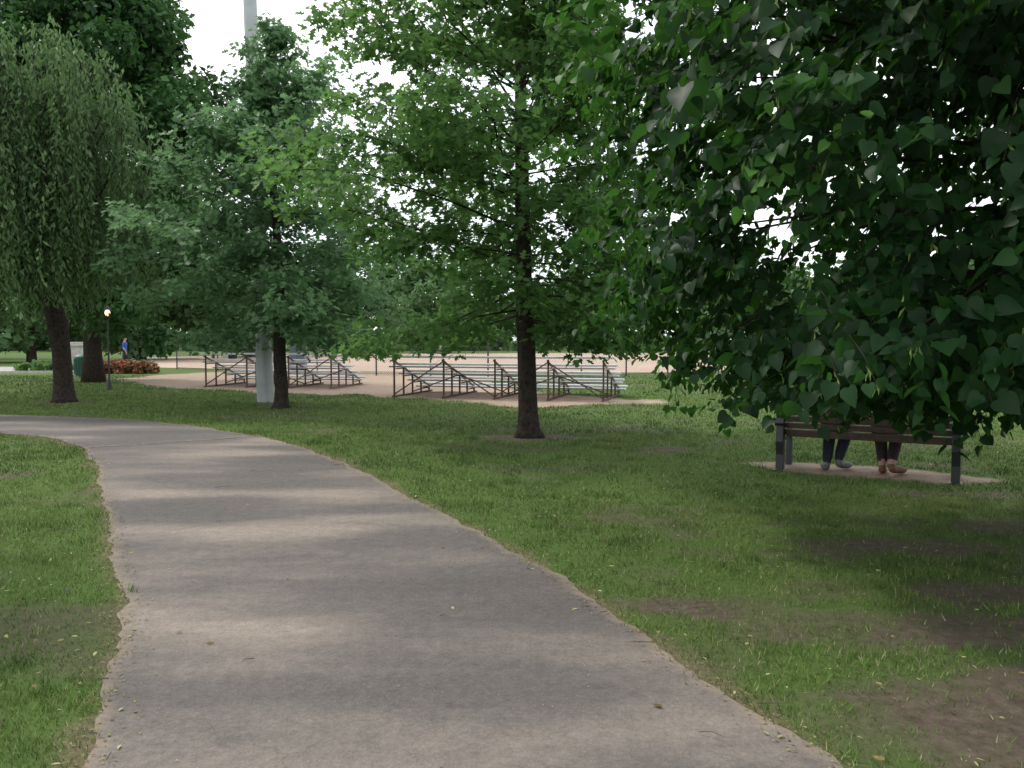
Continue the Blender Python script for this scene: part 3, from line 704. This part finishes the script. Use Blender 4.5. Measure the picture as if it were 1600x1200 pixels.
def standing(name,loc,rz,mats,hl):
    J={'pelvis':(0,0,.95,(.14,.10)),'spine':(0,0,1.12,(.125,.09)),'chest':(0,0,1.33,(.15,.095)),'neckb':(0,0,1.46,.055),'neckt':(0,.01,1.53,.048),'headb':(0,.015,1.58,.055)}
    B=[('pelvis','spine','shirt'),('spine','chest','shirt'),('chest','neckb','shirt'),('neckb','neckt','skin'),('neckt','headb','skin')]
    for s,sg,st in (('L',-1,.15),('R',1,-.13)):
        J['hip'+s]=(sg*.09,0,.88,.088);J['kn'+s]=(sg*.09,st*.5+.04,.48,.058);J['an'+s]=(sg*.09,st,.09,.036);J['to'+s]=(sg*.10,st+.17,.035,(.038,.028))
        B+=[('pelvis','hip'+s,'pants'),('hip'+s,'kn'+s,'pants'),('kn'+s,'an'+s,'pants'),('an'+s,'to'+s,'shoe')]
        arm_hand(J,B,s,(sg*.18,0,1.40),(sg*.24,-.02-st*.3,1.13),(sg*.25,.08-st*.8,.9),(0,.2,-1),'shirt','skin')
    person(name,loc,rz,J,B,mats,(0,.02,1.64),hl)
standing('walking_person',(-24.0,47.6,0),1.2,{'shirt':M_shirt2,'pants':M_brownp,'shoe':M_tyre,'skin':M_skin},.1)
standing('walking_person.001',(-22.0,46.6,0),-1.6,{'shirt':simple('blue_shirt',(.03,.08,.35),.9),'pants':M_jeans,'shoe':M_white,'skin':M_skin},0)
# ------------------------------------------------------------------ misc street furniture
root=empty('litter_bin',(-18.6,35.4,0)); mb=MB(); mb.tube([(0,0,.03),(0,0,.08),(0,0,.72),(0,0,.78)],[.22,.25,.28,.29],16); mb.tube([(0,0,.78),(0,0,.86),(0,0,.93)],[.31,.29,.15],16); mb.build('bin_body',M_bin,root)
mb=MB()
for k in range(16):
    a=k*math.pi/8; mb.beam((.285*math.cos(a),.285*math.sin(a),.08),(.30*math.cos(a),.30*math.sin(a),.74),.03,.02)
mb.build('bin_slats',M_bin,root)
root=empty('stone_pillar',(-21.6,40.8,0)); mb=MB(); mb.box((0,0,.1),(.7,.7,.2)); mb.box((0,0,.72),(.55,.55,1.05)); mb.box((0,0,1.3),(.68,.68,.12)); mb.box((0,0,1.41),(.5,.5,.1)); mb.build('pillar',M_stone,root,bevel=.02)
root=empty('utility_cabinet',(-10.3,39.5,0)); mb=MB(); mb.box((0,0,.07),(.8,.6,.14)); mb.box((0,0,.66),(.72,.52,1.04)); mb.box((0,0,1.21),(.8,.6,.06)); mb.box((-.17,-.27,.66),(.32,.02,.95)); mb.box((.17,-.27,.66),(.32,.02,.95)); mb.box((.03,-.29,.7),(.02,.03,.15)); mb.build('cabinet',M_boxm,root,bevel=.01)
root=empty('street_lamp',(-12.75,25.9,0)); mb=MB(); mb.tube([(0,0,0),(0,0,.25),(0,0,.4),(0,0,2.25)],[.08,.06,.03,.022],12); mb.tube([(0,0,2.25),(0,0,2.32)],[.06,.09],12); mb.tube([(0,0,2.52),(0,0,2.66)],[.13,.03],12); mb.build('lamp_post',M_black,root)
m,nt,out=newmat('lit_globe'); em=nt.nodes.new('ShaderNodeEmission'); em.inputs[0].default_value=(1,.62,.32,1); em.inputs[1].default_value=3; nt.links.new(em.outputs[0],out.inputs[0])
mb=MB(); mb.ball((0,0,2.43),(.08,.08,.10),12,8); mb.build('lamp_globe',m,root,smooth=True)
def car(name,loc,rz):
    root=empty(name,loc,rz); mb=MB()
    prof=[(-2.2,.35),(-2.25,.75),(-2.1,.92),(-1.3,.98),(-1.15,1.0),(1.0,1.0),(2.0,.86),(2.25,.7),(2.25,.35)]
    prof2=[(-1.75,.96),(-1.15,1.45),(.25,1.48),(1.1,.98)]
    mb.prism(prof,-.88,.88,0); mb.prism(prof2,-.72,.72,0)
    mb.prism([(-1.55,1.0),(-1.08,1.39),(-.45,1.41),(-.45,1.0)],-.735,.735,1); mb.prism([(-.38,1.0),(-.38,1.41),(.2,1.42),(.85,1.0)],-.735,.735,1)
    mb.build('body',[M_car,M_glass],root,bevel=.03)
    mb=MB()
    for y in (-1.4,1.4):
        for x in (-.8,.8): mb.tube([(x-.1,y,.33),(x+.1,y,.33)],.33,18,0); mb.tube([(x-.105,y,.33),(x+.105,y,.33)],.19,12,1)
    mb.build('wheels',[M_tyre,M_car],root)
car('parked_car',(12.4,101,0),math.radians(86))
# ------------------------------------------------------------------ light
az=math.radians(-62); el=math.radians(50)
sd=Vector((math.sin(az)*math.cos(el),math.cos(az)*math.cos(el),math.sin(el)))
li=bpy.data.lights.new('sun','SUN'); li.energy=2.6; li.angle=math.radians(5); li.color=(1,.94,.85)
so=bpy.data.objects.new('sun',li); so.rotation_euler=sd.to_track_quat('Z','Y').to_euler(); so.location=(0,0,30); link(so)
w=bpy.data.worlds.new('World'); S.world=w; w.use_nodes=True; nt=w.node_tree; nt.nodes.clear()
out=nt.nodes.new('ShaderNodeOutputWorld'); bg=nt.nodes.new('ShaderNodeBackground'); sk=nt.nodes.new('ShaderNodeTexSky'); sk.sky_type='NISHITA'; sk.sun_disc=False
sk.sun_elevation=el; sk.sun_rotation=az; sk.dust_density=3; sk.air_density=1
tc=nt.nodes.new('ShaderNodeTexCoord'); cn=noise(nt,2.2,5,.5,tc.outputs['Generated'])
cl=ramp(nt,[(.3,(.80,.87,.95)),(.65,(1,1,1))],cn)
cl=mixc(nt,cl,(19.5,19.5,19.4),1.0,'MULTIPLY')
c=mixc(nt,sk.outputs[0],cl,.85); nt.links.new(c,bg.inputs[0]); bg.inputs[1].default_value=.1; nt.links.new(bg.outputs[0],out.inputs[0])
# ------------------------------------------------------------------ camera
cd=bpy.data.cameras.new('camera'); cd.lens=28.8; cd.sensor_width=36; cd.clip_end=2500; cd.clip_start=.05
co=bpy.data.objects.new('camera',cd); co.location=(0,0,1.6); co.rotation_euler=(math.radians(90-3.13),0,0); link(co); S.camera=co
print('LEAVES',n1_,n2_,nw,'blades',GL.n)
